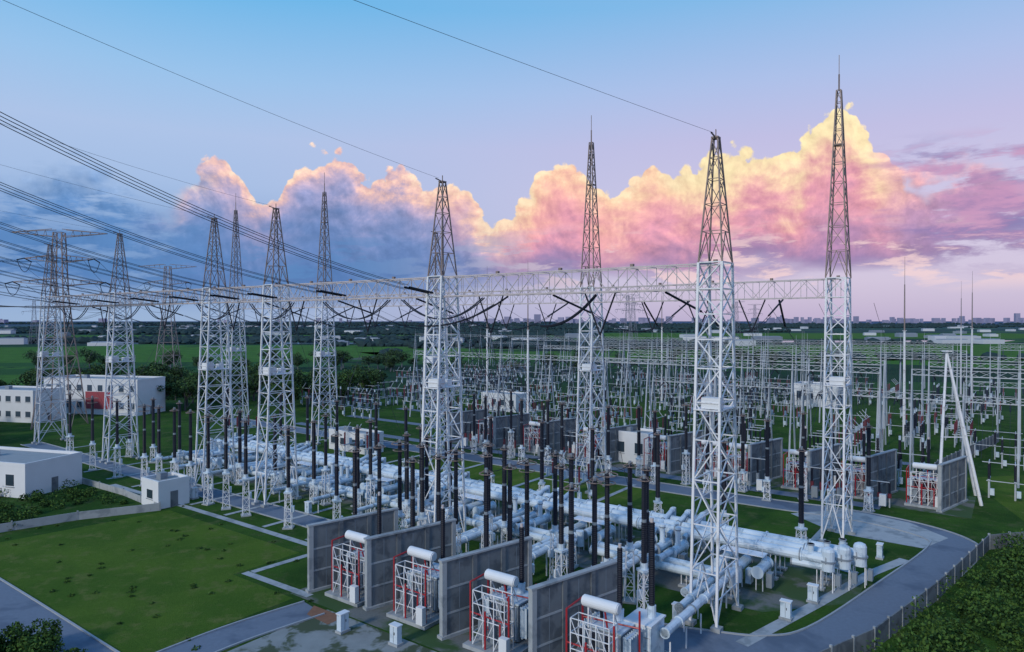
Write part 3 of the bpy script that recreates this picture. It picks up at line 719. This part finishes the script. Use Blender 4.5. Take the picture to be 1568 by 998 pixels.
for i in range(210):
    t=R(-.3,1.0); s=R(2.2,26)
    X=27.5+(52-27.5)*t+s*.68; Y=51.6+(74.2-51.6)*t-s*.73
    if Y<30 or X>75: continue
    r=R(.5,2.3); cs.append((X,Y,r*.5,r,r*R(.6,1.2)))
for i in range(80):
    X=R(54,95);Y=R(55,73); r=R(.8,2); cs.append((X,Y,r*.5,r,r*.9))
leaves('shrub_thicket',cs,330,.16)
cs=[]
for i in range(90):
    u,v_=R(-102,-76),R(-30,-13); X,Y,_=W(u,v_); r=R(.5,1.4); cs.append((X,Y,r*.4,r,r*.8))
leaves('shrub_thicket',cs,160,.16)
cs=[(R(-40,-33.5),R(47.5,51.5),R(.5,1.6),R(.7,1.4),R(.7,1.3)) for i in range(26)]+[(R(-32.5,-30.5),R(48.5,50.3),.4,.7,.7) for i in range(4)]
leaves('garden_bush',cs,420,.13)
# rough grass tufts along the verges and fence
cs=[]
for i in range(260):
    t=R(-.2,1); s=R(.6,9); cs.append((27.5+24.5*t+s*.68,51.6+22.6*t-s*.73,.12,R(.2,.5),R(.15,.4)))
for i in range(160):
    X,Y,_=W(R(-75,-28),R(-34,-8)); 
    if R(0,1)<.3: cs.append((X,Y,.03,R(.2,.4),.1))
leaves('rough_grass',cs,40,.12)
def tree(name,h,n=12):
    cs=[]
    for i in range(n):
        a=R(0,6.3);q=R(0,.32)*h; cs.append((q*math.cos(a),q*math.sin(a),h*R(.38,.9),h*R(.13,.21),h*R(.1,.17)))
    o=leaves(name,cs,140,.05*h**.8)
    b=MB(); b.cyl((0,0,0),(0,0,h*.6),.03*h,'trunk',7,.012*h)
    for c in cs[:6]: b.strut((0,0,h*.35),(c[0]*.8,c[1]*.8,c[2]),.012*h,'trunk',5,.005*h)
    t=b.obj('trunk',parent=o); return o,t.data
td=[]
for i in range(3):
    o,t=tree('broadleaf_tree',9+i); o.location=(-70-i*9,222+i*6,0); td.append((o.data,t))
for i in range(150):
    if i<75: X,Y=R(-150,-45),R(188,240)
    elif i<95: X,Y=R(-120,-96),R(120,165)
    elif i<125: X,Y=R(-260,-40),R(335,375)
    else: X,Y=R(-80,160),R(310,370)
    if 75<=i<95 and X/Y>-.8: X=-.8*Y-R(0,20)
    if i>=95: Y+=.1*X
    l,t=random.choice(td); s=R(.6,1.1); o=inst(l,'broadleaf_tree',(X,Y,0),R(0,6)); o.scale=(s*1.3,s*1.3,s); inst(t,'trunk',(0,0,0),0,o)
ph=(1+5**.5)/2
iv=np.array([(-1,ph,0),(1,ph,0),(-1,-ph,0),(1,-ph,0),(0,-1,ph),(0,1,ph),(0,-1,-ph),(0,1,-ph),(ph,0,-1),(ph,0,1),(-ph,0,-1),(-ph,0,1)])/1.9
itf=np.array([(0,11,5),(0,5,1),(0,1,7),(0,7,10),(0,10,11),(1,5,9),(5,11,4),(11,10,2),(10,7,6),(7,1,8),(3,9,4),(3,4,2),(3,2,6),(3,6,8),(3,8,9),(4,9,5),(2,4,11),(6,2,10),(8,6,7),(9,8,1)])
Vs=[];Fs=[];k=0
for band in range(46):
    Y0=420*(1.058**band)*R(.97,1.03)
    X0=R(-.8,.7)*Y0; Lb=R(.3,.9)*Y0; cnt=int(min(300,Lb/3.2)); sl=R(-.08,.08)
    for j in range(cnt):
        t=R(-.5,.5); r=R(1.6,3.8)*(1+Y0/3000); X_=X0+t*Lb; Y_=Y0+t*Lb*sl+R(-4,4)*(1+Y0/600)
        if any(a-20<X_<c+20 and b_<Y_<e for a,b_,c,e in FLD): continue
        Vs.append(iv*rng.uniform(.6,1.25,(12,1))*np.array([r*1.5,r*1.2,r])+np.array([X_,Y_,r*.5])); Fs.append(itf+k); k+=12
me=bpy.data.meshes.new('distant_trees'); me.from_pydata(np.concatenate(Vs).tolist(),[],np.concatenate(Fs).tolist()); me.materials.append(M['far']); inst(me,'distant_trees')
b=MB()
for i in range(150):
    Y=R(4200,6500); X=R(-.1,.75)*Y if i<110 else R(-.8,.8)*Y; h=abs(random.gauss(0,1))*17+24; wd=R(16,45); b.box((X,Y,h/2),(wd,30,h),'city',R(-.3,.3))
b.obj('city_skyline')
b=MB()
for i in range(130):
    Y=R(650,2800); X=R(-.75,.75)*Y; l=R(10,35); h=R(3,6); a=R(-.4,.4); b.box((X,Y,h/2),(l,R(10,20),h),'white' if i%3 else 'roof',a); b.box((X,Y,h+.4),(l*.96,8,.8),'roof',a)
b.obj('distant_farm_buildings')
